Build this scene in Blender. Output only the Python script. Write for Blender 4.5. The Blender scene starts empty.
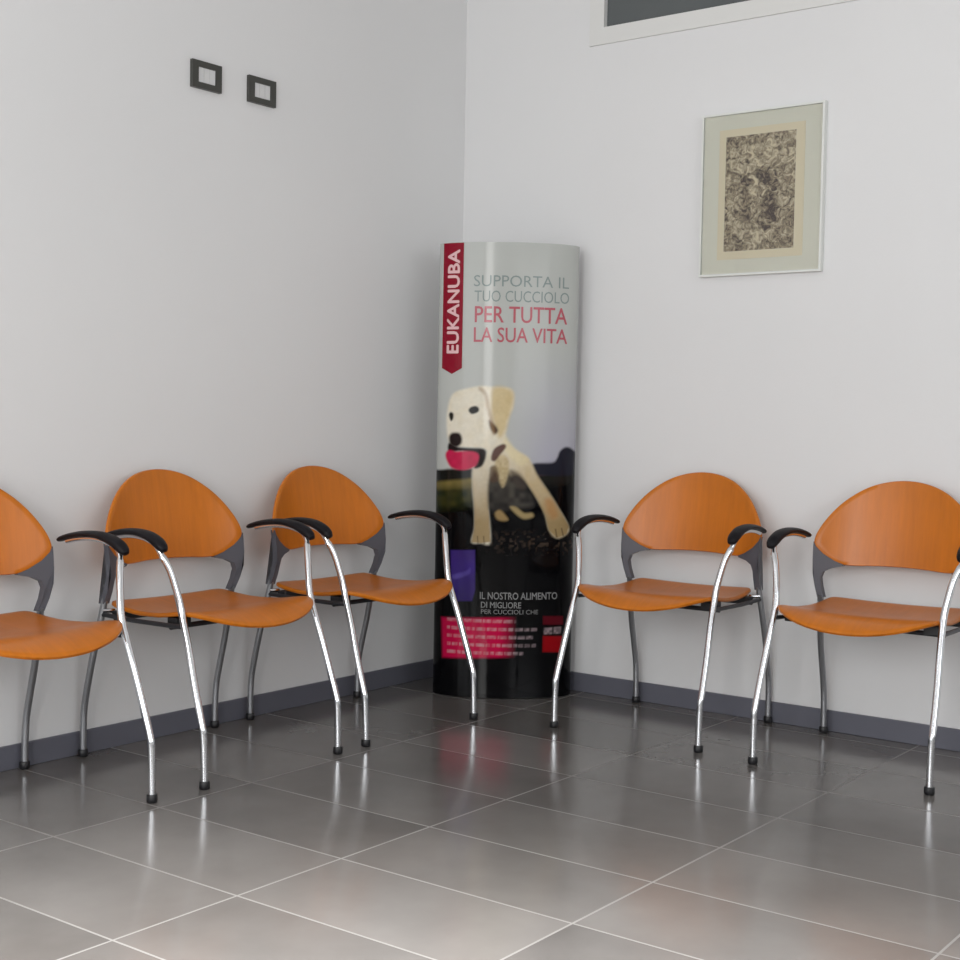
import bpy, bmesh, math, random
import numpy as np
from mathutils import Vector, Matrix
random.seed(4)
SC = bpy.context.scene
COL = SC.collection

# ------------------------------------------------------------------ helpers
def lin(r, g, b):
    f = lambda c: (c/255/12.92) if c/255 <= .04045 else ((c/255+.055)/1.055)**2.4
    return (f(r), f(g), f(b), 1)

def mat(name, color, rough=.5, metal=0, spec=.5, coat=0, coat_rough=.05):
    m = bpy.data.materials.new(name); m.use_nodes = True
    b = m.node_tree.nodes['Principled BSDF']
    b.inputs['Base Color'].default_value = color
    b.inputs['Roughness'].default_value = rough
    b.inputs['Metallic'].default_value = metal
    b.inputs['Specular IOR Level'].default_value = spec
    b.inputs['Coat Weight'].default_value = coat
    b.inputs['Coat Roughness'].default_value = coat_rough
    return m

class MB:
    def __init__(s): s.v = []; s.f = []; s.mi = []
    def add(s, vs, fs, mi=0):
        o = len(s.v); s.v += [tuple(v) for v in vs]
        for f in fs: s.f.append([i+o for i in f]); s.mi.append(mi)
    def box(s, a, b, mi=0):
        x0, y0, z0 = a; x1, y1, z1 = b
        s.add([(x0,y0,z0),(x1,y0,z0),(x1,y1,z0),(x0,y1,z0),(x0,y0,z1),(x1,y0,z1),(x1,y1,z1),(x0,y1,z1)],
              [(0,3,2,1),(4,5,6,7),(0,1,5,4),(1,2,6,5),(2,3,7,6),(3,0,4,7)], mi)
    def tube(s, pts, rad, n=14, ref=(1,0,0), flat=None):
        P = [Vector(p) for p in pts]
        R = rad if isinstance(rad, (list, tuple)) else [rad]*len(P)
        rings = []; prev = None
        for i, p in enumerate(P):
            t = (P[min(i+1, len(P)-1)] - P[max(i-1, 0)]).normalized()
            a = Vector(ref) if prev is None else prev
            a = (a - t*a.dot(t)).normalized(); prev = a
            b = t.cross(a)
            r = R[i]; ra, rb = r if isinstance(r, tuple) else (r, r)
            rings.append([p + a*ra*math.cos(2*math.pi*k/n) + b*rb*math.sin(2*math.pi*k/n) for k in range(n)])
        vs = [v for g in rings for v in g]; fs = []
        for i in range(len(P)-1):
            for k in range(n):
                k2 = (k+1) % n
                fs.append((i*n+k, i*n+k2, (i+1)*n+k2, (i+1)*n+k))
        fs.append(tuple(range(n))[::-1]); fs.append(tuple((len(P)-1)*n+k for k in range(n)))
        s.add(vs, fs)
    def build(s, name, m, parent=None, smooth=False, angle=35, bevel=0):
        me = bpy.data.meshes.new(name)
        me.from_pydata(s.v, [], s.f)
        for mm in (m if isinstance(m, (list, tuple)) else [m]): me.materials.append(mm)
        if isinstance(m, (list, tuple)): me.polygons.foreach_set('material_index', s.mi)
        bm = bmesh.new(); bm.from_mesh(me)
        bmesh.ops.recalc_face_normals(bm, faces=bm.faces)
        if bevel: bmesh.ops.bevel(bm, geom=list(bm.edges), offset=bevel, segments=2, affect='EDGES', profile=.5)
        bm.to_mesh(me); bm.free()
        if smooth:
            me.polygons.foreach_set('use_smooth', [True]*len(me.polygons))
            me.set_sharp_from_angle(angle=math.radians(angle))
        o = bpy.data.objects.new(name, me); COL.objects.link(o)
        if parent: o.parent = parent
        return o

def empty(name, loc=(0,0,0), rz=0):
    o = bpy.data.objects.new(name, None); COL.objects.link(o)
    o.location = loc; o.rotation_euler = (0, 0, rz); o.empty_display_size = .1
    return o

def tag(o, label=None, cat=None, group=None, kind=None):
    if label: o['label'] = label
    if cat: o['category'] = cat
    if group: o['group'] = group
    if kind: o['kind'] = kind
    return o

def catmull(pts, n=6, closed=False):
    P = [Vector(p) for p in pts]; out = []; L = len(P)
    rng = range(L) if closed else range(L-1)
    for i in rng:
        g = (lambda k: P[k % L]) if closed else (lambda k: P[max(0, min(L-1, k))])
        p0, p1, p2, p3 = g(i-1), g(i), g(i+1), g(i+2)
        for k in range(n):
            t = k/n
            out.append(.5*((2*p1) + (p2-p0)*t + (2*p0-5*p1+4*p2-p3)*t*t + (3*p1-p0-3*p2+p3)*t**3))
    if not closed: out.append(P[-1])
    return out

def shell(name, outline, centre, fn, thick, m, parent, rings=14, edge=.0035):
    """plywood shell: outline (closed list of 2D) filled by rings, lifted by fn(a,b)->point, given thickness"""
    N = len(outline); c = Vector(centre)
    def nrm(a, b):
        e = .002
        p = Vector(fn(a, b)); d1 = Vector(fn(a+e, b))-p; d2 = Vector(fn(a, b+e))-p
        return d1.cross(d2).normalized()
    rs = [i/rings for i in range(1, rings)] + [1.0]
    R0 = max((Vector(o)-c).length for o in outline)
    def layer(off, last):
        vs = [Vector(fn(c.x, c.y)) + nrm(c.x, c.y)*off]
        for r in rs:
            rr = last if r == 1.0 else r*last
            for o in outline:
                q = c + (Vector(o)-c)*rr
                vs.append(Vector(fn(q.x, q.y)) + nrm(q.x, q.y)*off)
        return vs
    k = 1-edge/R0
    top = layer(thick/2, k); bot = layer(-thick/2, k)
    fullt = []; fullb = []
    for o in outline:
        p = Vector(fn(o[0], o[1])); n = nrm(o[0], o[1])
        fullt.append(p+n*thick*.28); fullb.append(p-n*thick*.28)
    M = len(top); vs = top+bot+fullt+fullb; fs = []
    for base, flip in ((0, False), (M, True)):
        for j in range(N):
            j2 = (j+1) % N
            f = (base, base+1+j, base+1+j2); fs.append(f[::-1] if flip else f)
            for i in range(len(rs)-1):
                a = base+1+i*N
                f = (a+j, a+N+j, a+N+j2, a+j2); fs.append(f[::-1] if flip else f)
    et = 1+(len(rs)-1)*N; eb = M+et; ft = 2*M; fb = 2*M+N
    for j in range(N):
        j2 = (j+1) % N
        fs += [(et+j, ft+j, ft+j2, et+j2), (ft+j, fb+j, fb+j2, ft+j2), (fb+j, eb+j, eb+j2, fb+j2)]
    mb = MB(); mb.add(vs, fs)
    return mb.build(name, m, parent, smooth=True, angle=50)

# ------------------------------------------------------------------ materials
def N(m, t, **kw):
    n = m.node_tree.nodes.new(t)
    for k, v in kw.items(): setattr(n, k, v)
    return n

def wall_material():
    m = mat('painted_wall', (.76, .76, .765, 1), .65, spec=.25)
    L = m.node_tree.links; b = m.node_tree.nodes['Principled BSDF']
    tc = N(m, 'ShaderNodeTexCoord'); nz = N(m, 'ShaderNodeTexNoise'); nz.inputs['Scale'].default_value = 120
    bp = N(m, 'ShaderNodeBump'); bp.inputs['Strength'].default_value = .06; bp.inputs['Distance'].default_value = .003
    L.new(tc.outputs['Object'], nz.inputs['Vector']); L.new(nz.outputs['Fac'], bp.inputs['Height']); L.new(bp.outputs['Normal'], b.inputs['Normal'])
    n2 = N(m, 'ShaderNodeTexNoise'); n2.inputs['Scale'].default_value = 1.3; n2.inputs['Detail'].default_value = 3
    cr = N(m, 'ShaderNodeValToRGB'); cr.color_ramp.elements[0].color = (.735, .737, .74, 1); cr.color_ramp.elements[1].color = (.785, .785, .785, 1)
    L.new(tc.outputs['Object'], n2.inputs['Vector']); L.new(n2.outputs['Fac'], cr.inputs['Fac']); L.new(cr.outputs['Color'], b.inputs['Base Color'])
    return m

def floor_material(ox, oy, sx, sy):
    m = mat('grey_tiles', (.2, .19, .18, 1), .1, spec=.45)
    nt = m.node_tree; L = nt.links; b = nt.nodes['Principled BSDF']
    tc = N(m, 'ShaderNodeTexCoord'); sp = N(m, 'ShaderNodeSeparateXYZ'); L.new(tc.outputs['Object'], sp.inputs[0])
    def math_(op, a, bb=None, c=None):
        n = N(m, 'ShaderNodeMath', operation=op)
        for i, x in enumerate((a, bb, c)):
            if x is None: continue
            if isinstance(x, (int, float)): n.inputs[i].default_value = x
            else: L.new(x, n.inputs[i])
        return n.outputs[0]
    u = math_('DIVIDE', math_('SUBTRACT', sp.outputs[0], ox), sx)
    v = math_('DIVIDE', math_('SUBTRACT', sp.outputs[1], oy), sy)
    fu = math_('SUBTRACT', u, math_('FLOOR', u)); fv = math_('SUBTRACT', v, math_('FLOOR', v))
    def edge(f, s): return math_('MULTIPLY', math_('SUBTRACT', .5, math_('ABSOLUTE', math_('SUBTRACT', f, .5))), s)
    d = math_('MINIMUM', edge(fu, sx), edge(fv, sy))
    mr = N(m, 'ShaderNodeMapRange', interpolation_type='SMOOTHSTEP'); mr.inputs['From Min'].default_value = .0012; mr.inputs['From Max'].default_value = .0034
    L.new(d, mr.inputs['Value']); tile = mr.outputs['Result']
    cb = N(m, 'ShaderNodeCombineXYZ'); L.new(math_('FLOOR', u), cb.inputs[0]); L.new(math_('FLOOR', v), cb.inputs[1])
    wn = N(m, 'ShaderNodeTexWhiteNoise', noise_dimensions='2D'); L.new(cb.outputs[0], wn.inputs['Vector'])
    nz = N(m, 'ShaderNodeTexNoise'); nz.inputs['Scale'].default_value = 2.6; nz.inputs['Detail'].default_value = 5; nz.inputs['Roughness'].default_value = .6
    ad = N(m, 'ShaderNodeVectorMath', operation='MULTIPLY_ADD'); L.new(wn.outputs['Color'], ad.inputs[0]); ad.inputs[1].default_value = (5, 5, 5); L.new(tc.outputs['Object'], ad.inputs[2])
    L.new(ad.outputs[0], nz.inputs['Vector'])
    mix = math_('MULTIPLY_ADD', wn.outputs['Value'], .28, math_('MULTIPLY_ADD', nz.outputs['Fac'], .75, .08))
    cr = N(m, 'ShaderNodeValToRGB'); cr.color_ramp.elements[0].position = .1; cr.color_ramp.elements[0].color = FLOOR_A
    cr.color_ramp.elements[1].position = 1; cr.color_ramp.elements[1].color = FLOOR_B
    L.new(mix, cr.inputs['Fac'])
    mc = N(m, 'ShaderNodeMix', data_type='RGBA'); L.new(tile, mc.inputs['Factor'])
    mc.inputs[6].default_value = GROUT; L.new(cr.outputs['Color'], mc.inputs[7]); L.new(mc.outputs[2], b.inputs['Base Color'])
    rr = N(m, 'ShaderNodeMapRange'); rr.inputs['To Min'].default_value = .55; rr.inputs['To Max'].default_value = FLOOR_ROUGH
    L.new(tile, rr.inputs['Value']); L.new(rr.outputs['Result'], b.inputs['Roughness'])
    bp = N(m, 'ShaderNodeBump'); bp.inputs['Strength'].default_value = .25; bp.inputs['Distance'].default_value = .001
    L.new(tile, bp.inputs['Height']); L.new(bp.outputs['Normal'], b.inputs['Normal'])
    return m

def wood_material():
    m = mat('orange_beech_plywood', WOOD, .34, spec=.35, coat=.06, coat_rough=.2)
    L = m.node_tree.links; b = m.node_tree.nodes['Principled BSDF']
    tc = N(m, 'ShaderNodeTexCoord'); mp = N(m, 'ShaderNodeMapping'); mp.inputs['Scale'].default_value = (34, 3.2, 3.2)
    nz = N(m, 'ShaderNodeTexNoise'); nz.inputs['Scale'].default_value = 1.5; nz.inputs['Detail'].default_value = 6; nz.inputs['Roughness'].default_value = .65
    n2 = N(m, 'ShaderNodeTexNoise'); n2.inputs['Scale'].default_value = 5
    cr = N(m, 'ShaderNodeValToRGB')
    cr.color_ramp.elements[0].position = .3; cr.color_ramp.elements[0].color = tuple(c*.84 for c in WOOD[:3])+(1,)
    cr.color_ramp.elements[1].position = .7; cr.color_ramp.elements[1].color = tuple(min(1, c*1.12) for c in WOOD[:3])+(1,)
    mx = N(m, 'ShaderNodeMath', operation='MULTIPLY_ADD'); mx.inputs[1].default_value = .35
    L.new(tc.outputs['Object'], mp.inputs[0]); L.new(mp.outputs[0], nz.inputs['Vector']); L.new(tc.outputs['Object'], n2.inputs['Vector'])
    m2 = N(m, 'ShaderNodeMath', operation='MULTIPLY'); m2.inputs[1].default_value = .65; L.new(nz.outputs['Fac'], m2.inputs[0])
    L.new(n2.outputs['Fac'], mx.inputs[0]); L.new(m2.outputs[0], mx.inputs[2])
    L.new(mx.outputs[0], cr.inputs['Fac']); L.new(cr.outputs['Color'], b.inputs['Base Color'])
    return m
# ------------------------------------------------------------------ tunables
FLOOR_A = (.07, .065, .061, 1); FLOOR_B = (.215, .202, .192, 1); GROUT = (.27, .26, .25, 1); FLOOR_ROUGH = .16
WOOD = (.55, .155, .006, 1)
EXPOSURE = -.42
DOOR_W, SKY = 84, 1.0
CLER = dict(back=56, left=10, front=52); SPOT = 2300
ART={"hill":[[0.0892,0.8094],[0.1554,0.8134],[0.1728,0.8307],[0.1829,0.8548],[0.2043,0.8687],[0.2269,0.8618],[0.244,0.8405],[0.2454,0.7742],[0.0899,0.7752]],"rground":[[0.0894,0.8025],[0.2445,0.8161],[0.2461,0.7393],[0.0906,0.7409]],"rstripe":[[0.0968,0.7786],[0.2449,0.7986],[0.2451,0.7882],[0.097,0.7684]],"lblack":[[-0.2564,0.7584],[-0.2286,0.7775],[-0.2011,0.7858],[-0.1121,0.7886],[-0.1113,0.7441],[-0.256,0.7305]],"lolive":[[-0.2561,0.7375],[-0.1116,0.7578],[-0.1109,0.7201],[-0.2556,0.7061]],"lgreen":[[-0.2557,0.7166],[-0.1111,0.7304],[-0.1098,0.6619],[-0.2545,0.6398]],"dark":[[-0.2811,0.7789],[0.2586,0.8094],[0.2779,-0.0909],[-0.2667,-0.0992]],"body":[[-0.199,1.0241],[-0.1792,1.0513],[-0.1321,1.0655],[-0.0917,1.0722],[-0.0458,1.0695],[0.0019,1.067],[0.0193,1.0469],[0.0168,1.0006],[0.0038,0.9667],[-0.0052,0.9001],[0.0264,0.8597],[0.0751,0.8263],[0.1038,0.7719],[0.147,0.7103],[0.1826,0.6563],[0.2202,0.5935],[0.2133,0.5675],[0.1776,0.5548],[0.1497,0.5829],[0.1345,0.6364],[0.1055,0.6906],[0.0628,0.7509],[0.0281,0.7709],[0.0046,0.7466],[-0.0122,0.7326],[-0.0331,0.7528],[-0.0589,0.7488],[-0.0606,0.6543],[-0.0517,0.5399],[-0.0837,0.5356],[-0.1158,0.538],[-0.1068,0.5851],[-0.108,0.653],[-0.1157,0.7207],[-0.1169,0.7885],[-0.0988,0.806],[-0.0755,0.8373],[-0.0793,0.8577],[-0.1554,0.8628],[-0.1964,0.8754],[-0.2075,0.9219],[-0.2084,0.9697]],"ear":[[-0.0525,1.066],[-0.0015,1.0652],[0.016,1.0435],[0.0133,1.0026],[0.0005,0.9581],[-0.0089,0.9171],[-0.029,0.8962],[-0.0468,0.9402],[-0.0581,0.9979]],"earsh":[[-0.0641,0.9569],[-0.0469,0.9436],[-0.0329,0.9234],[-0.0428,0.9096],[-0.0602,0.9297]],"collar":[[-0.0549,0.8241],[-0.0453,0.8584],[-0.0149,0.876],[-0.0045,0.866],[-0.0245,0.8383],[-0.0411,0.8175]],"neck":[[-0.0052,0.9001],[0.0264,0.8597],[0.0751,0.8263],[0.0446,0.8019],[0.0028,0.8388],[-0.0148,0.8692]],"chest":[[-0.0603,0.7522],[-0.0337,0.7869],[0.0109,0.7741],[0.0526,0.7473],[0.0846,0.6963],[0.0921,0.6655],[0.0303,0.658],[-0.0208,0.6435],[-0.0586,0.6564]],"chest2":[[-0.0543,0.7933],[-0.0238,0.8008],[0.0038,0.7876],[0.0113,0.7536],[-0.0122,0.7326],[-0.0331,0.7528]],"paw1":[[-0.0378,0.6397],[-0.0209,0.6503],[-0.0,0.6302],[0.0071,0.6166],[-0.01,0.6129],[-0.0306,0.6193]],"paw2":[[0.0131,0.6612],[0.0336,0.6615],[0.0615,0.6412],[0.0891,0.6414],[0.0929,0.6277],[0.0619,0.6207],[0.0341,0.6375]],"nose":[[-0.1995,0.896],[-0.1894,0.91],[-0.1655,0.9105],[-0.1549,0.8936],[-0.158,0.873],[-0.1749,0.8623],[-0.1957,0.872]],"mouthdark":[[-0.1992,0.8754],[-0.1681,0.8625],[-0.127,0.8601],[-0.0793,0.8577],[-0.0721,0.834],[-0.0851,0.7995],[-0.1122,0.792],[-0.1061,0.8332],[-0.1541,0.8491],[-0.1986,0.8444]],"toy":[[-0.2106,0.8371],[-0.1987,0.8513],[-0.1746,0.8469],[-0.1439,0.8494],[-0.1098,0.8468],[-0.0959,0.8334],[-0.1022,0.8059],[-0.119,0.7918],[-0.1496,0.7841],[-0.1874,0.7898],[-0.205,0.8132]],"eye":[[-0.1345,0.9898],[-0.1261,1.0001],[-0.1092,1.0038],[-0.0988,0.9955],[-0.102,0.9835],[-0.1189,0.9764],[-0.1292,0.9796]],"eye2":[[-0.2009,0.975],[-0.1941,0.9819],[-0.1854,0.9752],[-0.1868,0.9581],[-0.1936,0.9511],[-0.1989,0.9613]],"purple":[[-0.1876,0.5069],[-0.1037,0.5109],[-0.1012,0.3732],[-0.1108,0.3349],[-0.1794,0.3309]],"purple2":[[-0.1776,0.4211],[-0.1332,0.4374],[-0.1197,0.4483],[-0.1228,0.4275],[-0.1704,0.4077]],"pink":[[-0.2148,0.2718],[0.0032,0.283],[0.0058,0.1448],[-0.209,0.133]],"pinkend":[[-0.2148,0.2718],[0.0444,0.2833],[0.0471,0.1451],[-0.209,0.133]],"logo1":[[0.1347,0.286],[0.2063,0.2826],[0.207,0.2528],[0.1354,0.2565]],"logo2":[[0.1362,0.2166],[0.2079,0.2126],[0.2073,0.1568],[0.1356,0.1611]],"logot":[[0.1391,0.2477],[0.2035,0.2444],[0.2041,0.2199],[0.1396,0.2234]],"fur":[[-0.038,0.8312],[-0.0108,0.8386],[0.0067,0.815],[0.0041,0.774],[-0.0055,0.7396],[-0.0156,0.7292],[-0.0299,0.7631],[-0.0407,0.797]],"patchl":[[-0.0577,0.7933],[-0.0374,0.8005],[-0.0265,0.7666],[-0.033,0.7459],[-0.0569,0.7488]],"patchr":[[0.0106,0.7877],[0.0451,0.7746],[0.0664,0.7407],[0.0565,0.72],[0.0252,0.7401]],"earline":[[-0.1002,1.0687],[-0.083,1.0621],[-0.069,1.0385],[-0.0615,0.9978],[-0.0505,0.9572],[-0.0428,0.9096],[-0.0531,0.9128],[-0.0641,0.9569],[-0.0753,1.0078],[-0.0827,1.0417],[-0.1,1.0585]],"toe1":[[-0.0978,0.5592],[-0.0943,0.5594],[-0.0918,0.5319],[-0.0959,0.5318]],"toe2":[[-0.0773,0.5599],[-0.0739,0.56],[-0.07,0.5326],[-0.0741,0.5325]],"toe3":[[0.1709,0.586],[0.1744,0.586],[0.1804,0.5582],[0.175,0.5583]],"toe4":[[0.1923,0.589],[0.1959,0.5889],[0.2038,0.5609],[0.1987,0.5611]],"spot":[[0.1335,0.6862],[0.1545,0.6896],[0.1729,0.6585],[0.1806,0.6308],[0.1595,0.6207],[0.1413,0.6484]],"banner":[[-0.2281,1.5611],[-0.1588,1.5572],[-0.1598,1.1338],[-0.1929,1.1121],[-0.2267,1.1312]]}
LT={"b":[[-0.2164,1.536],[-0.173,1.5339],[-0.2148,1.1842],[-0.172,1.1838]],"t1":[[-0.1239,1.4434],[0.2022,1.4532],[-0.1232,1.4062],[0.2031,1.4141]],"t2":[[-0.1213,1.3926],[0.2034,1.4004],[-0.1206,1.3537],[0.2042,1.3629]],"t3":[[-0.1186,1.3385],[0.1973,1.3471],[-0.1176,1.2859],[0.1986,1.2908]],"t4":[[-0.1207,1.269],[0.199,1.2737],[-0.1199,1.2197],[0.2001,1.2242]],"w1":[[-0.084,0.367],[0.1827,0.3675],[-0.0836,0.3429],[0.1832,0.3432]],"w2":[[-0.08,0.3326],[0.0572,0.3351],[-0.0796,0.312],[0.0576,0.3144]],"w3":[[-0.0795,0.3068],[0.1168,0.3088],[-0.0792,0.2913],[0.1171,0.2933]],"l1":[[-0.1956,0.2687],[0.0411,0.2782],[-0.1954,0.2566],[0.0413,0.2661]],"l2":[[-0.1952,0.2409],[0.1145,0.25],[-0.195,0.2288],[0.1147,0.2379]],"l3":[[-0.1947,0.2132],[0.1011,0.2226],[-0.1945,0.201],[0.1013,0.2105]],"l4":[[-0.1942,0.1854],[0.1121,0.1947],[-0.194,0.1732],[0.1123,0.1825]],"l5":[[-0.1937,0.1575],[0.0674,0.1676],[-0.1935,0.1454],[0.0677,0.1554]]}
CAM_YPR= (0.64602, 0.04484, 0.01821)
CAM_POS= (3.1921, -4.1005, 0.9623)
M_wall = wall_material()
M_ceil = mat('white_ceiling', (.8, .8, .8, 1), .8, spec=.2)
M_floor = floor_material(.585, -2.22, .6, .305)
M_base = mat('slate_grey_skirting', lin(100, 101, 111), .4)
M_wood = wood_material()
M_chrome = mat('polished_chrome', (.74, .75, .77, 1), .13, metal=1)
M_steel = mat('grey_satin_steel', (.34, .345, .36, 1), .30, metal=.8)
M_grey = mat('grey_moulded_plastic', lin(86, 87, 95), .45)
M_black = mat('black_rubber', (.012, .012, .014, 1), .42)
M_armblack = mat('black_armrest_plastic', (.007, .006, .008, 1), .5, spec=.2)
M_darkbar = mat('dark_steel_bar', (.03, .03, .035, 1), .4, metal=.3)
M_white = mat('white_frame_paint', (.74, .74, .72, 1), .45)
M_pane = mat('dark_tinted_glass', lin(92, 96, 97), .12)
M_plate = mat('anthracite_switch_plate', lin(66, 66, 62), .35)
M_module = mat('pale_switch_module', (.66, .66, .66, 1), .4)

# ------------------------------------------------------------------ the room
RX, RY, H = 5.2, 6.0, 3.0
def struct(o): o['kind'] = 'structure'; return o
mb = MB(); mb.box((-.2, -RY-.2, -.15), (RX+.2, .2, 0)); struct(mb.build('floor', M_floor))
mb = MB(); mb.box((-.2, -RY-.2, H), (RX+.2, .2, H+.15)); struct(mb.build('ceiling', M_ceil))
ZC = (2.42, 2.88)
def side_wall(name, x0, x1, ya, yb, ZC):
    mb = MB(); mb.box((x0, -RY-.2, 0), (x1, .2, ZC[0])); mb.box((x0, -RY-.2, ZC[1]), (x1, .2, H))
    mb.box((x0, -RY-.2, ZC[0]), (x1, ya, ZC[1])); mb.box((x0, yb, ZC[0]), (x1, .2, ZC[1])); struct(mb.build(name, M_wall))
YL = (-5.6, -3.5); YF = (-5.0, -1.6); ZF = (.95, 2.15)
side_wall('wall_left', -.2, 0, *YL, ZC); side_wall('wall_front', RX, RX+.2, *YF, ZF)
def holed(name, y0, y1, holes):
    mb = MB(); xs = 0.0
    for (a, b, z0, z1) in holes:
        mb.box((xs, y0, 0), (a, y1, H))
        if z0 > 0: mb.box((a, y0, 0), (b, y1, z0))
        mb.box((a, y0, z1), (b, y1, H)); xs = b
    mb.box((xs, y0, 0), (RX, y1, H))
    return struct(mb.build(name, M_wall))
W1 = (.545, 2.60, 2.264, 2.86)
holed('wall_right', 0, .2, [W1])
WB = (.30, 2.40, .30, 2.40); DB = (2.62, 3.50, 0, 2.60)
holed('wall_back', -RY-.2, -RY, [WB, DB])
def skirting(name, a, b): mb = MB(); mb.box(a, b); struct(mb.build(name, M_base, bevel=.002))
HB = .066
skirting('baseboard_left', (.0003, -RY, 0), (.010, -.0003, HB))
skirting('baseboard_right', (.0105, -.010, 0), (RX, -.0003, HB))
skirting('baseboard_front', (RX-.010, -RY+.0105, 0), (RX-.0003, -.0105, HB))
skirting('baseboard_back', (.0105, -RY+.0003, 0), (DB[0]-.06, -RY+.010, HB))

# high window over the print (flush white frame, dark glass)
def window(name, rect, yface, d, fw, pane_mat, glass_in=.05, mull=None):
    a, b, z0, z1 = rect; e = .0008
    t = struct(empty(name, ((a+b)/2, yface, z0)))
    ox, oz = (a+b)/2, z0
    f = MB(); y0, y1 = sorted((-d*.003, d*.08))
    A, B, Z0, Z1 = a-ox+e, b-ox-e, z0-oz+e, z1-oz-e
    for q in [((A, y0, Z0), (B, y1, Z0+fw)), ((A, y0, Z1-fw), (B, y1, Z1)), ((A, y0, Z0+fw), (A+fw, y1, Z1-fw)), ((B-fw, y0, Z0+fw), (B, y1, Z1-fw))]: f.box(*q)
    if mull:
        for x in mull: f.box((x-ox-.02, y0, Z0+fw), (x-ox+.02, y1, Z1-fw))
    f.build('window_frame', M_white, t)
    p = MB(); ya, yb = sorted((d*glass_in, d*(glass_in+.006)))
    p.box((A+fw, ya, Z0+fw), (B-fw, yb, Z1-fw)); p.build('window_pane', pane_mat, t)
    return t
window('window_1', W1, 0, 1, .058, M_pane, .018)
M_clear = mat('clear_window_glass', (1, 1, 1, 1), 0); bs = M_clear.node_tree.nodes['Principled BSDF']
bs.inputs['Transmission Weight'].default_value = 1; bs.inputs['IOR'].default_value = 1.45
window('window_2', WB, -RY, -1, .04, M_clear, .04, [1.35])
def side_window(name, x, d, ya, yb, ZC):
    a = .001; t = struct(empty(name, (x, (ya+yb)/2, ZC[0]))); y0, y1 = -(yb-ya)/2+a, (yb-ya)/2-a; h = ZC[1]-ZC[0]-a; w = .04
    f = MB(); xa, xb = sorted((d*.002, d*.08))
    for q in [((xa, y0, a), (xb, y1, w)), ((xa, y0, h-w), (xb, y1, h)), ((xa, y0, w), (xb, y0+w, h-w)), ((xa, y1-w, w), (xb, y1, h-w))]: f.box(*q)
    f.build('window_frame', M_white, t)
    p = MB(); xa, xb = sorted((d*.04, d*.046)); p.box((xa, y0+w, w), (xb, y1-w, h-w)); p.build('window_pane', M_clear, t)
side_window('window_3', 0, -1, *YL, ZC); side_window('fill_window_4', RX, 1, *YF, ZF)  # the front wall window is unseen, added to brighten the left wall
# glazed entrance door behind the viewer
def glazed_door():
    a, b, z0, z1 = DB; e = .002
    t = struct(empty('door_1', ((a+b)/2, -RY, 0)))
    ox = (a+b)/2; A, B = a-ox+e, b-ox-e; f = MB()
    for q in [((A, -.06, .002), (B, -.005, .80)), ((A, -.06, z1-.07), (B, -.005, z1-e)), ((A, -.06, .80), (A+.06, -.005, z1-.07)), ((B-.06, -.06, .80), (B, -.005, z1-.07))]: f.box(*q)
    f.build('door_frame', M_white, t)
    p = MB(); p.box((A+.06, -.036, .80), (B-.06, -.030, z1-.07)); p.build('door_pane', M_clear, t)
    h = MB(); h.tube([(A+.03, .0, 1.0), (A+.03, .045, 1.0), (A+.15, .045, 1.0)], .009, ref=(0, 0, 1)); h.build('door_handle', M_chrome, t, smooth=True)
glazed_door()

# ------------------------------------------------------------------ wall switches
def plate(y, label):
    t = empty('wall_switch', (0, y, 1.971))
    tag(t, label, 'switch', 'wall switches on the left wall')
    mb = MB(); w, h = .0575, .0405; iw, ih = .034, .0225; x0, x1 = .0005, .0125
    mb.box((x0, -w, -h), (x1, w, -ih)); mb.box((x0, -w, ih), (x1, w, h)); mb.box((x0, -w, -ih), (x1, -iw, ih)); mb.box((x0, iw, -ih), (x1, w, ih))
    mb.build('cover_frame', M_plate, t)
    k = MB(); 
    for i in range(3): a = -iw+.0006+i*(2*iw/3); k.box((x0, a, -ih+.0006), (.0095, a+2*iw/3-.0012, ih-.0006))
    k.build('rocker_insert', M_module, t)
    return t
plate(-1.327+.052, 'dark framed switch plate on the left wall, the one farther from the corner')
plate(-1.101+.054, 'dark framed switch plate on the left wall, the one nearer the corner')

# ------------------------------------------------------------------ framed print
def etching_material():
    m = mat('old_engraving_print', (.3, .27, .22, 1), .6)
    L = m.node_tree.links; b = m.node_tree.nodes['Principled BSDF']
    tc = N(m, 'ShaderNodeTexCoord')
    at = N(m, 'ShaderNodeAttribute', attribute_name='ink')
    n1 = N(m, 'ShaderNodeTexNoise'); n1.inputs['Scale'].default_value = 44; n1.inputs['Detail'].default_value = 2.5; n1.inputs['Roughness'].default_value = .7; n1.inputs['Distortion'].default_value = 1.2
    L.new(tc.outputs['Object'], n1.inputs['Vector'])
    s = N(m, 'ShaderNodeMath', operation='MULTIPLY_ADD'); s.inputs[1].default_value = 2.6; s.inputs[2].default_value = -1.30
    L.new(n1.outputs['Fac'], s.inputs[0])
    a = N(m, 'ShaderNodeMath', operation='ADD'); L.new(s.outputs[0], a.inputs[0]); L.new(at.outputs['Fac'], a.inputs[1])
    cr = N(m, 'ShaderNodeValToRGB'); e = cr.color_ramp.elements
    e[0].position = .1; e[0].color = lin(74, 62, 54); e[1].position = .95; e[1].color = lin(215, 205, 175)
    k = e.new(.5); k.color = lin(152, 138, 114)
    L.new(a.outputs[0], cr.inputs['Fac']); L.new(cr.outputs['Color'], b.inputs['Base Color'])
    return m
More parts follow.
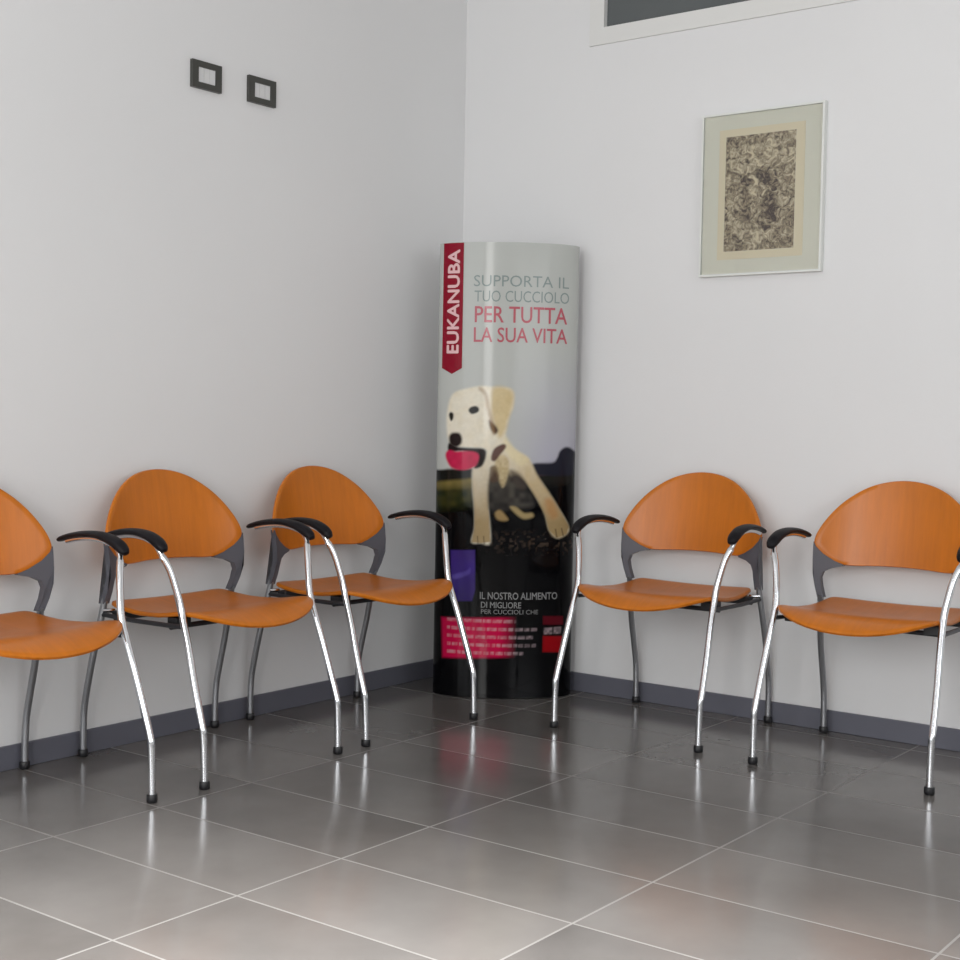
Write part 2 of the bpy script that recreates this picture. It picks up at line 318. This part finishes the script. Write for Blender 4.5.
def framed_print():
    X0, X1, Z0, Z1 = 1.005, 1.431, 1.441, 1.968; cx = (X0+X1)/2
    t = empty('framed_print', (cx, 0, Z0))
    tag(t, 'old brown engraving in a wide cream mat and pale frame on the wall', 'picture')
    X0 -= cx; X1 -= cx; h = Z1-Z0; f = MB(); w = .007; y0, y1 = -.022, -.0008
    for q in [((X0, y0, 0), (X1, y1, w)), ((X0, y0, h-w), (X1, y1, h)), ((X0, y0, w), (X0+w, y1, h-w)), ((X1-w, y0, w), (X1, y1, h-w))]: f.box(*q)
    f.build('frame', mat('pale_frame', lin(224, 226, 222), .4), t)
    mm = mat('greenish_cream_mat', lin(224, 224, 208), .75)
    mb = MB(); mb.box((X0+w, -.012, w), (X1-w, -.002, h-w)); mb.build('mat_board', mm, t)
    # warm inner mat, then the print
    px0, px1, pz0, pz1 = 1.091-cx, 1.335-cx, 1.520-Z0, 1.890-Z0
    mb = MB(); mb.box((px0-.024, -.0135, pz0-.026), (px1+.030, -.012, pz1+.024)); o = mb.build('inner_mat', mat('warm_cream_mat', lin(228, 219, 190), .75), t); o['label'] = 'warm cream inner mat'
    nx, nz = 72, 108; vs = []; ink = []
    figs = [(.30, .45, .075, .16, -.32), (.28, .60, .05, .05, -.3), (.68, .40, .085, .14, -.42), (.52, .66, .10, .06, -.38), (.60, .58, .05, .05, -.3), (.47, .42, .07, .12, .1), (.40, .55, .06, .08, .22), (.63, .53, .07, .03, .2), (.80, .52, .05, .08, .15), (.5, .12, .07, .05, .3), (.2, .12, .1, .05, .12), (.83, .13, .08, .05, .1), (.3, .80, .2, .08, .08), (.75, .82, .12, .06, .12), (.5, .19, .42, .012, -.3), (.18, .3, .03, .12, .15), (.35, .3, .12, .04, -.15), (.66, .28, .1, .05, -.15)]
    for j in range(nz+1):
        for i in range(nx+1):
            u, v = i/nx, j/nz
            vs.append((px0+(px1-px0)*u, -.0138, pz0+(pz1-pz0)*v))
            k = .52
            for (a, b, ra, rb, s) in figs: k += s*math.exp(-((u-a)/ra)**2-((v-b)/rb)**2)
            if min(u, 1-u)*.238 < .010 or min(v, 1-v)*.368 < .009: k = .47+.12*math.sin(u*90)*math.sin(v*130)
            ink.append(k)
    mb = MB(); mb.add(vs, [(j*(nx+1)+i, j*(nx+1)+i+1, (j+1)*(nx+1)+i+1, (j+1)*(nx+1)+i) for j in range(nz) for i in range(nx)])
    o = mb.build('engraving', etching_material(), t)
    at = o.data.attributes.new('ink', 'FLOAT', 'POINT'); at.data.foreach_set('value', ink)
    gm = mat('picture_glass', (1, 1, 1, 1), .02); g = gm.node_tree.nodes['Principled BSDF']; g.inputs['Transmission Weight'].default_value = 1; g.inputs['IOR'].default_value = 1.3
    mb = MB(); mb.box((X0+w, -.0185, w), (X1-w, -.0170, h-w)); mb.build('glass', gm, t)
framed_print()

# ------------------------------------------------------------------ elliptical cardboard display totem
EA, EB, EH = .2415, .100, 1.560
TX = Vector((.785, .619)).normalized()
TROT = math.atan2(TX.y, TX.x)
CEN = Vector((.3775, -.2195))
def ell(X, off=0.0):
    """point on the front face at chord coordinate X (local frame, front is -y)"""
    X = max(-EA*.99999, min(EA*.99999, X)); y = -EB*math.sqrt(1-(X/EA)**2)
    n = Vector((X/EA**2, y/EB**2)).normalized()
    return X+n.x*off, y+n.y*off

def totem():
    t = empty('display_totem', (CEN.x, CEN.y, 0), TROT)
    tag(t, 'tall glossy elliptical advertising display with puppy picture standing in the room corner', 'display stand')
    nth, nz = 200, 600
    th = np.linspace(0, math.pi, nth+1)
    Xg = -EA*np.cos(th); Yg = -EB*np.sin(th); Zg = np.linspace(.002, EH, nz+1)
    X, Z = np.meshgrid(Xg, Zg); Y = np.broadcast_to(Yg, X.shape)
    co = np.stack([X, Y, Z], -1).reshape(-1, 3)
    # print colours
    def sl(c): c = np.array(c, float)/255; return np.where(c <= .04045, c/12.92, ((c+.055)/1.055)**2.4)
    img = np.zeros(X.shape+(3,)); img[:] = sl((184, 187, 183))
    rng = np.random.default_rng(3)
    def vnoise(s, seed):
        r = np.random.default_rng(seed); g = r.random((int(1.7/s)+3, int(.6/s)+3))
        u = (X+.27)/s; v = Z/s; i = u.astype(int); j = v.astype(int); fu = u-i; fv = v-j
        fu = fu*fu*(3-2*fu); fv = fv*fv*(3-2*fv)
        return (g[j, i]*(1-fu)+g[j, i+1]*fu)*(1-fv)+(g[j+1, i]*(1-fu)+g[j+1, i+1]*fu)*fv
    nA, nB, nC = vnoise(.018, 1), vnoise(.008, 2), vnoise(.05, 5)
    def sd(P):
        d = np.full(X.shape, 1e9); ins = np.zeros(X.shape, bool); n = len(P)
        for k in range(n):
            (x0, z0), (x1, z1) = P[k], P[(k+1) % n]
            ex, ez = x1-x0, z1-z0; wx, wz = X-x0, Z-z0
            h = np.clip((wx*ex+wz*ez)/(ex*ex+ez*ez+1e-12), 0, 1)
            d = np.minimum(d, (wx-ex*h)**2+(wz-ez*h)**2)
            c = (z0 > Z) != (z1 > Z)
            with np.errstate(divide='ignore', invalid='ignore'): ins ^= c & (X < (x1-x0)*(Z-z0)/(z1-z0+1e-12)+x0)
        return np.sqrt(d)*np.where(ins, 1, -1)
    ROUND = {'body','ear','fur','patchl','patchr','earline','spot','neck','earsh','chest','chest2','collar','paw1','paw2','mouthdark','toy','nose','eye','eye2','hill','purple2'}
    def paint(key, col, soft=.004, a=1.0, tex=None, col2=None):
        pts = ART[key]
        if key in ROUND: pts = [(p.x, p.y) for p in catmull([(x, z, 0) for x, z in pts], 4, True)]
        k = np.clip(sd(pts)/soft*.5+.5, 0, 1); k = (k*k*(3-2*k)*a)[..., None]
        c = sl(col)
        if tex is not None: q = np.clip(tex, 0, 1)[..., None]; c = c*(1-q)+sl(col2)*q
        img[:] = img*(1-k)+c*k
    g = np.clip((1.22-Z)/.45, 0, 1)*np.clip((X+.02)/.16, 0, 1)
    img[:] = img*(1-g[..., None])+sl((172, 171, 186))*g[..., None]
    paint('dark', (7, 7, 9), .006)
    paint('lblack', (20, 21, 18), .008)
    paint('lolive', (120, 106, 58), .008, tex=nA*.5, col2=(90, 84, 40))
    paint('lgreen', (60, 58, 26), .022, tex=nA, col2=(28, 36, 18))
    paint('rground', (22, 26, 18), .02, tex=nC, col2=(34, 28, 28)); paint('rstripe', (84, 60, 62), .008, .8)
    paint('hill', (30, 30, 42), .006)
    gr = np.clip(1-np.abs(Z-.54)/.05, 0, 1)*np.clip((nB-.55)*4, 0, 1)*np.clip((X+.1)/.1, 0, 1); img[:] = img*(1-.5*gr[..., None])+sl((90, 74, 62))*.5*gr[..., None]
    paint('body', (224, 218, 200), .007, tex=np.clip((X+.03)/.10, 0, 1)*.55+nA*.3-.1, col2=(206, 184, 138))
    lg = np.clip((.86-Z)/.25, 0, 1)[..., None]*np.clip(sd(ART['body'])/.004+.5, 0, 1)[..., None]*.9
    img[:] = img*(1-lg)+sl((156, 132, 88))*lg
    paint('ear', (205, 184, 134), .012, .8, tex=nA*.4, col2=(186, 160, 108)); paint('neck', (224, 212, 170), .01, .6); paint('earsh', (74, 52, 40), .006)
    paint('chest2', (120, 104, 84), .008, .8, tex=nB, col2=(200, 180, 130)); paint('chest', (36, 34, 34), .012, .95, tex=nA*.8, col2=(88, 84, 76))
    paint('fur', (206, 190, 150), .007, .85, tex=nB*.8, col2=(160, 138, 98)); paint('patchl', (84, 64, 50), .006, .7); paint('patchr', (66, 58, 52), .01, .8); paint('earline', (150, 120, 84), .006, .55); paint('spot', (176, 128, 78), .012, .7)
    for k_ in ('toe1', 'toe2', 'toe3', 'toe4'): paint(k_, (60, 46, 30), .003, .7)
    fb = (np.clip(sd(ART['body'])/.003+.5, 0, 1)*(nB-.5)*.07)[..., None]; img[:] = np.clip(img*(1+fb), 0, 1)
    paint('collar', (70, 26, 28), .005, .9)
    paint('paw1', (150, 126, 84), .006); paint('paw2', (158, 140, 98), .006)
    paint('mouthdark', (28, 16, 16), .005); paint('toy', (196, 34, 78), .005, tex=nA*.4, col2=(150, 14, 52))
    paint('nose', (34, 22, 20), .006); paint('eye', (20, 18, 14), .004); paint('eye2', (30, 28, 22), .004)
    paint('purple', (66, 48, 128), .003, tex=nC*.6, col2=(52, 34, 100)); paint('purple2', (96, 80, 160), .006, .8)
    fade = np.clip((X-ART['pink'][1][0]+.02)/.06, 0, 1)[..., None]
    old = img.copy(); paint('pinkend', (208, 14, 74), .006); img[:] = img*(1-fade)+old*fade
    paint('logo1', (92, 12, 26), .003); paint('logo2', (150, 8, 18), .003)
    # tiny unreadable copy lines
    r2 = np.random.default_rng(9)
    for key in ('l1', 'l2', 'l3', 'l4', 'l5', 'logot'):
        if key == 'logot': P = ART['logot']; xa, xb = P[0][0], P[1][0]; zt, zb = P[0][1], P[2][1]; zt, zb = (zt+P[1][1])/2, (zb+P[3][1])/2
        else: P = LT[key]; xa, xb = P[0][0], P[1][0]; zt, zb = (P[0][1]+P[1][1])/2, (P[2][1]+P[3][1])/2
        x = xa
        while x < xb:
            wl = r2.uniform(.010, .035); e = min(xb, x+wl)
            k = np.clip((np.minimum(X-x, e-X))/.002+.5, 0, 1)*np.clip(np.minimum(Z-zb, zt-Z)/.003+.3, 0, 1)
            k = (k*(.15+.30*np.clip(nB*1.4-.2, 0, 1)))[..., None]; img[:] = img*(1-k)+sl((226, 200, 206))*k; x = e+.005
    # rear half and lid
    nb = 48; mb = MB(); vs = []
    for z in (.002, EH):
        for i in range(nb+1):
            a = math.pi*i/nb; vs.append((-EA*math.cos(a), EB*math.sin(a), z))
    mb.add(vs, [(i, i+1, nb+2+i, nb+1+i) for i in range(nb)])
    mb.build('rear_panel', mat('white_card_back', (.7, .7, .7, 1), .35), t, smooth=True)
    mb = MB(); ring = [(EA*.997*math.cos(2*math.pi*i/96), EB*.997*math.sin(2*math.pi*i/96)) for i in range(96)]
    mb.add([(x, y, EH-.004) for x, y in ring]+[(x, y, EH-.001) for x, y in ring], [tuple(range(96))[::-1], tuple(range(96, 192))]+[(i, (i+1) % 96, 96+(i+1) % 96, 96+i) for i in range(96)])
    mb.build('top_cap', mat('grey_card_top', lin(150, 150, 150), .5), t)
    def lettering(txt, quad, vertical=False, off=.0010, strike=(0,)):
        cu = bpy.data.curves.new('t', 'FONT'); cu.body = txt; cu.resolution_u = 3
        ob = bpy.data.objects.new('t', cu); COL.objects.link(ob); dg = bpy.context.evaluated_depsgraph_get()
        me = bpy.data.meshes.new_from_object(ob.evaluated_get(dg)); bpy.data.objects.remove(ob)
        if vertical:
            bm = bmesh.new(); bm.from_mesh(me); bmesh.ops.triangulate(bm, faces=bm.faces)
            ys = [v.co.y for v in bm.verts]; y0_, y1_ = min(ys), max(ys)
            for q_ in range(1, 12):
                bmesh.ops.bisect_plane(bm, geom=list(bm.verts)+list(bm.edges)+list(bm.faces), plane_co=(0, y0_+(y1_-y0_)*q_/12, 0), plane_no=(0, 1, 0))
            bm.to_mesh(me); bm.free()
        c = [tuple(v.co) for v in me.vertices]; fs0 = [tuple(p.vertices) for p in me.polygons]; bpy.data.meshes.remove(me)
        ax, bx_ = min(p[0] for p in c), max(p[0] for p in c); ay, by = min(p[1] for p in c), max(p[1] for p in c)
        (xl, zl), (xr, zr), (_, zbl), (_, zbr) = quad
        xa = (quad[0][0]+quad[2][0])/2; xb = (quad[1][0]+quad[3][0])/2; zt_ = (zl+zr)/2; zb_ = (zbl+zbr)/2
        vs = []; fs = []
        for n_, (dx, dz) in enumerate([(a*d, b_*d) for d in strike for a, b_ in ((1, 0), (0, 1), (-1, 0), (0, -1))] if strike != (0,) else [(0, 0)]):
            o0 = len(vs)
            for p in c:
                u = (p[0]-ax)/(bx_-ax); v = (p[1]-ay)/(by-ay)
                if vertical: X_, z = xa+.005+(xb-xa-.005)*(1-v), zb_+(zt_-zb_)*u
                else: X_, z = xa+(xb-xa)*u, zb_+(zt_-zb_)*v
                vs.append(ell(X_+dx, off+n_*.00008)+(z+dz,))
            fs += [tuple(i+o0 for i in f) for f in fs0]
        return vs, fs
    cos_ = co.tolist(); cols = [img.reshape(-1, 3)]
    faces = [(j*(nth+1)+i, j*(nth+1)+i+1, (j+1)*(nth+1)+i+1, (j+1)*(nth+1)+i) for j in range(nz) for i in range(nth)]
    nsm = len(faces)
    gr_, rd_, wh_ = (138, 150, 148), (184, 98, 108), (140, 140, 140)
    for txt, k, c_, st in (('SUPPORTA IL', 't1', gr_, 0), ('TUO CUCCIOLO', 't2', gr_, 0), ('PER TUTTA', 't3', rd_, .0006), ('LA SUA VITA', 't4', rd_, .0006),
                           ('IL NOSTRO ALIMENTO', 'w1', wh_, .0004), ('DI MIGLIORE', 'w2', wh_, .0004), ('PER CUCCIOLI CHE', 'w3', wh_, 0)):
        v_, f_ = lettering(txt, LT[k], strike=(st,) if st else (0,)); o0 = len(cos_); cos_ += [list(p) for p in v_]
        faces += [tuple(i+o0 for i in f) for f in f_]; cols.append(np.tile(sl(c_), (len(v_), 1)))
    rgb = np.concatenate(cols); rgba = np.concatenate([rgb, np.ones((len(rgb), 1))], 1).astype(np.float32)
    me = bpy.data.meshes.new('printed_front'); me.from_pydata(cos_, [], faces)
    at = me.color_attributes.new('print', 'FLOAT_COLOR', 'POINT'); at.data.foreach_set('color', rgba.ravel())
    me.polygons.foreach_set('use_smooth', [True]*nsm+[False]*(len(faces)-nsm))
    pm = mat('glossy_printed_card', (.8, .8, .8, 1), .12, spec=.15); an = N(pm, 'ShaderNodeAttribute', attribute_name='print')
    pm.node_tree.links.new(an.outputs['Color'], pm.node_tree.nodes['Principled BSDF'].inputs['Base Color'])
    me.materials.append(pm); o = bpy.data.objects.new('printed_front', me); COL.objects.link(o); o.parent = t
    o['label'] = 'glossy printed front with puppy holding a red toy'
    # red brand banner, a printed strip on the card, with its lettering
    bx = [p[0] for p in ART['banner']]; x0, x1 = (bx[0]+bx[4])/2, (bx[1]+bx[2])/2; zt = EH-.0015; zb = (ART['banner'][2][1]+ART['banner'][4][1])/2; tip = ART['banner'][3][1]
    mb = MB(); vs = []; n = 24
    for i in range(n+1):
        X_ = x0+(x1-x0)*i/n; zl = zb+(tip-zb)*(1-abs(2*i/n-1))
        for z in (zl, zt): vs.append(ell(X_, .0006)+(z,))
    mb.add(vs, [(2*i, 2*i+2, 2*i+3, 2*i+1) for i in range(n)])
    v_, f_ = lettering('EUKANUBA', LT['b'], vertical=True, off=.0014, strike=(.0016,)); mb.add(v_, f_, 1)
    ban = mb.build('red_banner', [mat('crimson_print', lin(136, 4, 34), .15, spec=.25), mat('pale_pink_ink', lin(226, 186, 188), .2, spec=.25)], t); ban['label'] = 'crimson vertical banner with pointed lower end'
totem()

# ------------------------------------------------------------------ waiting room armchair
def vback(u, z): return BV0+BK*u*u-.16*(z-.60)
BV0, BK = .040, 1.05
BACK = [(0,.7975),(.06,.791),(.115,.772),(.165,.739),(.203,.700),(.232,.656),(.247,.618),(.2445,.592),(.222,.566),(.188,.545),(.145,.537),(.07,.540)]
SEAT = [(0,.508),(.08,.502),(.15,.483),(.200,.452),(.227,.412),(.229,.375),(.226,.30),(.219,.2),(.212,.115),(.203,.072),(.175,.058),(.08,.053)]
def mirror(h, bottom):
    """half outline from the top centre down one side -> closed outline"""
    return h + [bottom] + [(-a, b) for a, b in reversed(h[1:])]
def seat_z(u, v):
    P = [(-.1,.440),(.05,.4285),(.12,.4165),(.2,.4105),(.3,.4145),(.36,.4245),(.40,.4300),(.435,.4275),(.47,.417),(.50,.401),(.52,.386),(.6,.33)]
    for i in range(len(P)-1):
        if v <= P[i+1][0]:
            f = (v-P[i][0])/(P[i+1][0]-P[i][0]); 
            p0 = P[max(i-1,0)][1]; p1 = P[i][1]; p2 = P[i+1][1]; p3 = P[min(i+2,len(P)-1)][1]
            z = .5*(2*p1+(p2-p0)*f*.9+(2*p0-5*p1+4*p2-p3)*f*f*1+(-p0+3*p1-3*p2+p3)*f**3) if False else p1+(p2-p1)*f
            break
    return z + .009*(u/.23)**2
_sz = {}
def seat_zs(u, v):
    return sum(seat_z(u, v+d)*w for d, w in ((-.03,.1),(-.02,.15),(-.01,.2),(0,.1),(.01,.2),(.02,.15),(.03,.1)))
def make_chair(loc, rz, label):
    t = empty('waiting_room_armchair', loc, rz)
    tag(t, label, 'chair', 'orange plywood armchairs along the walls')
    def P(u, v, z): return (u, -(v-.25), z)
    ol = [(p.x, p.y) for p in catmull([(a, b, 0) for a, b in mirror(BACK, (0,.541))], 5, True)]
    shell('backrest', ol, (0, .66), lambda u, z: P(u, vback(u, z), z), .011, M_wood, t)
    ol = [(p.x, p.y) for p in catmull([(a, b, 0) for a, b in mirror(SEAT, (0,.052))], 5, True)]
    shell('seat', ol, (0, .28), lambda u, v: P(u, v, seat_zs(u, v)), .012, M_wood, t, rings=22)
    for s in (-1, 1):
        # front leg runs on into the armrest
        pts = [(.249,.509,.018),(.2495,.507,.09),(.250,.504,.142),(.250,.497,.168),(.247,.466,.26),(.242,.436,.35),(.2385,.412,.415),(.2385,.401,.45),(.243,.391,.49),(.254,.375,.55),(.266,.361,.585),(.2715,.351,.605),(.272,.332,.6215),(.2705,.29,.6325),(.268,.24,.6355),(.265,.19,.631),(.263,.15,.623)]
        q = catmull(pts, 5)
        rad = [.0098 if p.z < .59 and p.y > .345 else .0075 for p in q]
        mb = MB(); mb.tube([P(s*p.x, p.y, p.z) for p in q], rad, 14); leg = mb.build('front_leg', M_chrome, t, smooth=True, angle=60)
        f = MB(); f.tube([P(s*.249, .509, z) for z in (.0005, .003, .018, .021)], [.0120, .0138, .0138, .0118], 16); f.build('rubber_foot', M_black, leg, smooth=True, angle=40)
        a = [(.2725,.374,.604),(.2725,.365,.613),(.272,.348,.6245),(.2705,.315,.638),(.269,.27,.6455),(.2665,.22,.645),(.2640,.17,.638),(.262,.132,.628),(.2615,.119,.623)]
        w = [(.010,.007),(.0165,.0125),(.019,.0145),(.020,.0125),(.020,.0100),(.0195,.0088),(.018,.0082),(.016,.0076),(.009,.0045)]
        q = catmull(a, 4); rr = []
        for i in range(len(q)):
            k = i/4; j = min(int(k), len(w)-2); g = k-j; rr.append((w[j][0]*(1-g)+w[j+1][0]*g, w[j][1]*(1-g)+w[j+1][1]*g))
        mb = MB(); mb.tube([P(s*p.x, p.y, p.z) for p in q], rr, 16); mb.build('armrest', M_armblack, t, smooth=True, angle=60)
        # rear leg
        pts = [(.242,0.0,.018),(.2425,.001,.08),(.2430,.006,.14),(.2432,.022,.21),(.2425,.042,.285),(.238,.063,.37),(.233,.081,.45),(.2345,.089,.49)]
        q = catmull(pts, 5); mb = MB(); mb.tube([P(s*p.x, p.y, p.z) for p in q], .0096, 14); leg = mb.build('rear_leg', M_steel, t, smooth=True, angle=60)
        f = MB(); f.tube([P(s*.242, 0, z) for z in (.0005, .003, .018, .021)], [.0120, .0138, .0138, .0118], 16); f.build('rubber_foot', M_black, leg, smooth=True, angle=40)
        # moulded upright that flares into the bracket under the backrest corner
        outer = [(.2420,.435),(.2430,.47),(.2445,.51),(.2460,.550),(.2475,.585),(.2480,.606)]
        inner = [(.2215,.435),(.2235,.47),(.2240,.498),(.2170,.5165),(.1960,.5275),(.1640,.5345),(.1600,.5390)]
        diag = [(.248,.606),(.241,.592),(.219,.570),(.187,.550),(.160,.539)]
        poly = outer + [(p[0], p[1]) for p in diag[1:]] + inner[::-1][1:]
        def vb(u, z):
            k = min(1, max(0, (z-.44)/.09)); leg_v = .079+(z-.45)*.2
            return leg_v*(1-k)+(vback(u, z)-.001)*k
        mb = MB(); n = len(poly); fr = [P(s*u, vb(u, z)+.0085, z) for u, z in poly]; bk = [P(s*u, vb(u, z)-.0115, z) for u, z in poly]
        mb.add(fr+bk, [tuple(range(n)), tuple(range(n, 2*n))[::-1]]+[(i, n+i, n+(i+1) % n, (i+1) % n) for i in range(n)])
        mb.build('back_bracket', M_grey, t, smooth=True, angle=30)
        # side rail with mounts
        mb = MB(); mb.tube([P(s*.238,.415,.406), P(s*.234,.34,.403), P(s*.233,.2,.401), P(s*.236,.075,.405)], .0065, 12); rail = mb.build('side_rail', M_darkbar, t, smooth=True, angle=60)
        for v in (.12, .35):
            mb = MB(); zt = seat_zs(.19, v)-.0062; mb.box(P(s*.175, v+.018, .396), P(s*.226, v-.018, zt), 0); mb.build('seat_mount', M_black, t, bevel=.002)
        mb = MB(); mb.tube([P(s*.205, .085, .412), P(s*.240, .078, .416)], .0075, 12, ref=(0,0,1)); b = mb.build('bolt', M_chrome, t, smooth=True, angle=50)
    for v, z in ((.12,.402),(.35,.402)):
        mb = MB(); mb.tube([P(-.230, v, z-.004), P(.230, v, z-.004)], .007, 12, ref=(0,0,1)); mb.build('cross_tube', M_darkbar, t, smooth=True, angle=60)
    return t
def children(o): return [c for c in bpy.data.objects if c.parent == o]
def copy_tree(o, parent=None):
    kids = children(o); c = o.copy(); COL.objects.link(c); c.parent = parent
    for k in kids: copy_tree(k, c)
    return c
HALF = math.pi/2
spots = [
 ('L', -2.149, .028, .008, 'orange plywood armchair by the left wall, cut off by the left edge of the photo'),
 ('L', -1.483, .032, -.002, 'orange plywood armchair by the left wall, middle one of its row of three'),
 ('L', -.860, .042, -.032, 'orange plywood armchair by the left wall, next to the advertising display'),
 ('R', 1.062, .030, .025, 'orange plywood armchair by the right wall, next to the advertising display'),
 ('R', 1.743, .037, .025, 'orange plywood armchair by the right wall, farthest from the corner')]
proto = None
for w_, c_, d_, r_, lab in spots:
    if w_ == 'L': loc = (d_+.25, c_, 0); rz = HALF+r_
    else: loc = (c_, -(d_+.25), 0); rz = r_
    if proto is None: o = proto = make_chair(loc, rz, lab)
    else:
        o = copy_tree(proto); o.location = loc; o.rotation_euler = (0, 0, rz); o['label'] = lab

# ------------------------------------------------------------------ daylight and added fill lights
def area(name, loc, rot, sx, sy, power, col=(1, 1, 1)):
    l = bpy.data.lights.new(name, 'AREA'); l.shape = 'RECTANGLE'; l.size = sx; l.size_y = sy; l.energy = power; l.color = col
    o = bpy.data.objects.new(name, l); COL.objects.link(o); o.location = loc; o.rotation_euler = rot; return o
zc = (ZC[0]+ZC[1])/2; zh = ZC[1]-ZC[0]-.1
area('door_daylight', ((DB[0]+DB[1])/2, -RY+.01, 1.66), (HALF, 0, 0), .76, 1.70, DOOR_W, (1, .99, .97))
area('back_window_daylight', ((WB[0]+WB[1])/2, -RY+.01, 1.35), (HALF, 0, 0), 2.0, 2.0, CLER['back'], (.97, .985, 1))
area('left_window_daylight', (.01, (YL[0]+YL[1])/2, zc), (HALF, 0, -HALF), YL[1]-YL[0]-.1, zh, CLER['left'], (.97, .985, 1))
area('front_fill_light', (RX-.01, (YF[0]+YF[1])/2, 1.55), (HALF, 0, HALF), YF[1]-YF[0]-.1, 1.1, CLER['front'], (.97, .985, 1))  # added fill light from the front side for the left wall
sl_ = bpy.data.lights.new('floor_fill_spot', 'SPOT'); sl_.energy = SPOT; sl_.spot_size = math.radians(82); sl_.spot_blend = 1; sl_.shadow_soft_size = .10; sl_.color = (1, .985, .965)  # added fill spot that brightens the near floor, no known ceiling lamp
so = bpy.data.objects.new('floor_fill_spot', sl_); COL.objects.link(so); so.location = (2.25, -3.35, H-.03)
t = struct(empty('trim_1', (2.25, -3.35, H))); mb = MB()  # unseen trim ring, added to go with the fill spot
for i in range(32):
    a, c = 2*math.pi*i/32, 2*math.pi*(i+1)/32
    v = [(r*math.cos(q), r*math.sin(q), z) for q in (a, c) for r, z in ((.11, -.0005), (.14, -.0005), (.135, -.012), (.115, -.012))]
    mb.add(v, [(0, 1, 5, 4), (1, 2, 6, 5), (2, 3, 7, 6), (3, 0, 4, 7)])
mb.build('fill_spot_ring', M_white, t)
wd = bpy.data.worlds.new('sky'); SC.world = wd; wd.use_nodes = True
wd.node_tree.nodes['Background'].inputs[0].default_value = (.85, .92, 1, 1); wd.node_tree.nodes['Background'].inputs[1].default_value = SKY

# ------------------------------------------------------------------ camera
cd = bpy.data.cameras.new('camera'); cam = bpy.data.objects.new('camera', cd); COL.objects.link(cam)
cd.sensor_width = 36; cd.lens = 1375.86/960*36; cd.clip_start = .05
yaw, pit, rol = CAM_YPR
fw = Vector((-math.sin(yaw)*math.cos(pit), math.cos(yaw)*math.cos(pit), -math.sin(pit)))
rt = Vector((math.cos(yaw), math.sin(yaw), 0)); up = rt.cross(fw)
r2 = rt*math.cos(rol)+up*math.sin(rol); u2 = -rt*math.sin(rol)+up*math.cos(rol)
mw = Matrix((r2, u2, -fw)).transposed().to_4x4(); mw.translation = Vector(CAM_POS)
cam.matrix_world = mw; SC.camera = cam
SC.view_settings.view_transform = 'Standard'; SC.view_settings.look = 'None'; SC.view_settings.gamma = 1
SC.view_settings.use_curve_mapping = False; SC.view_settings.exposure = EXPOSURE
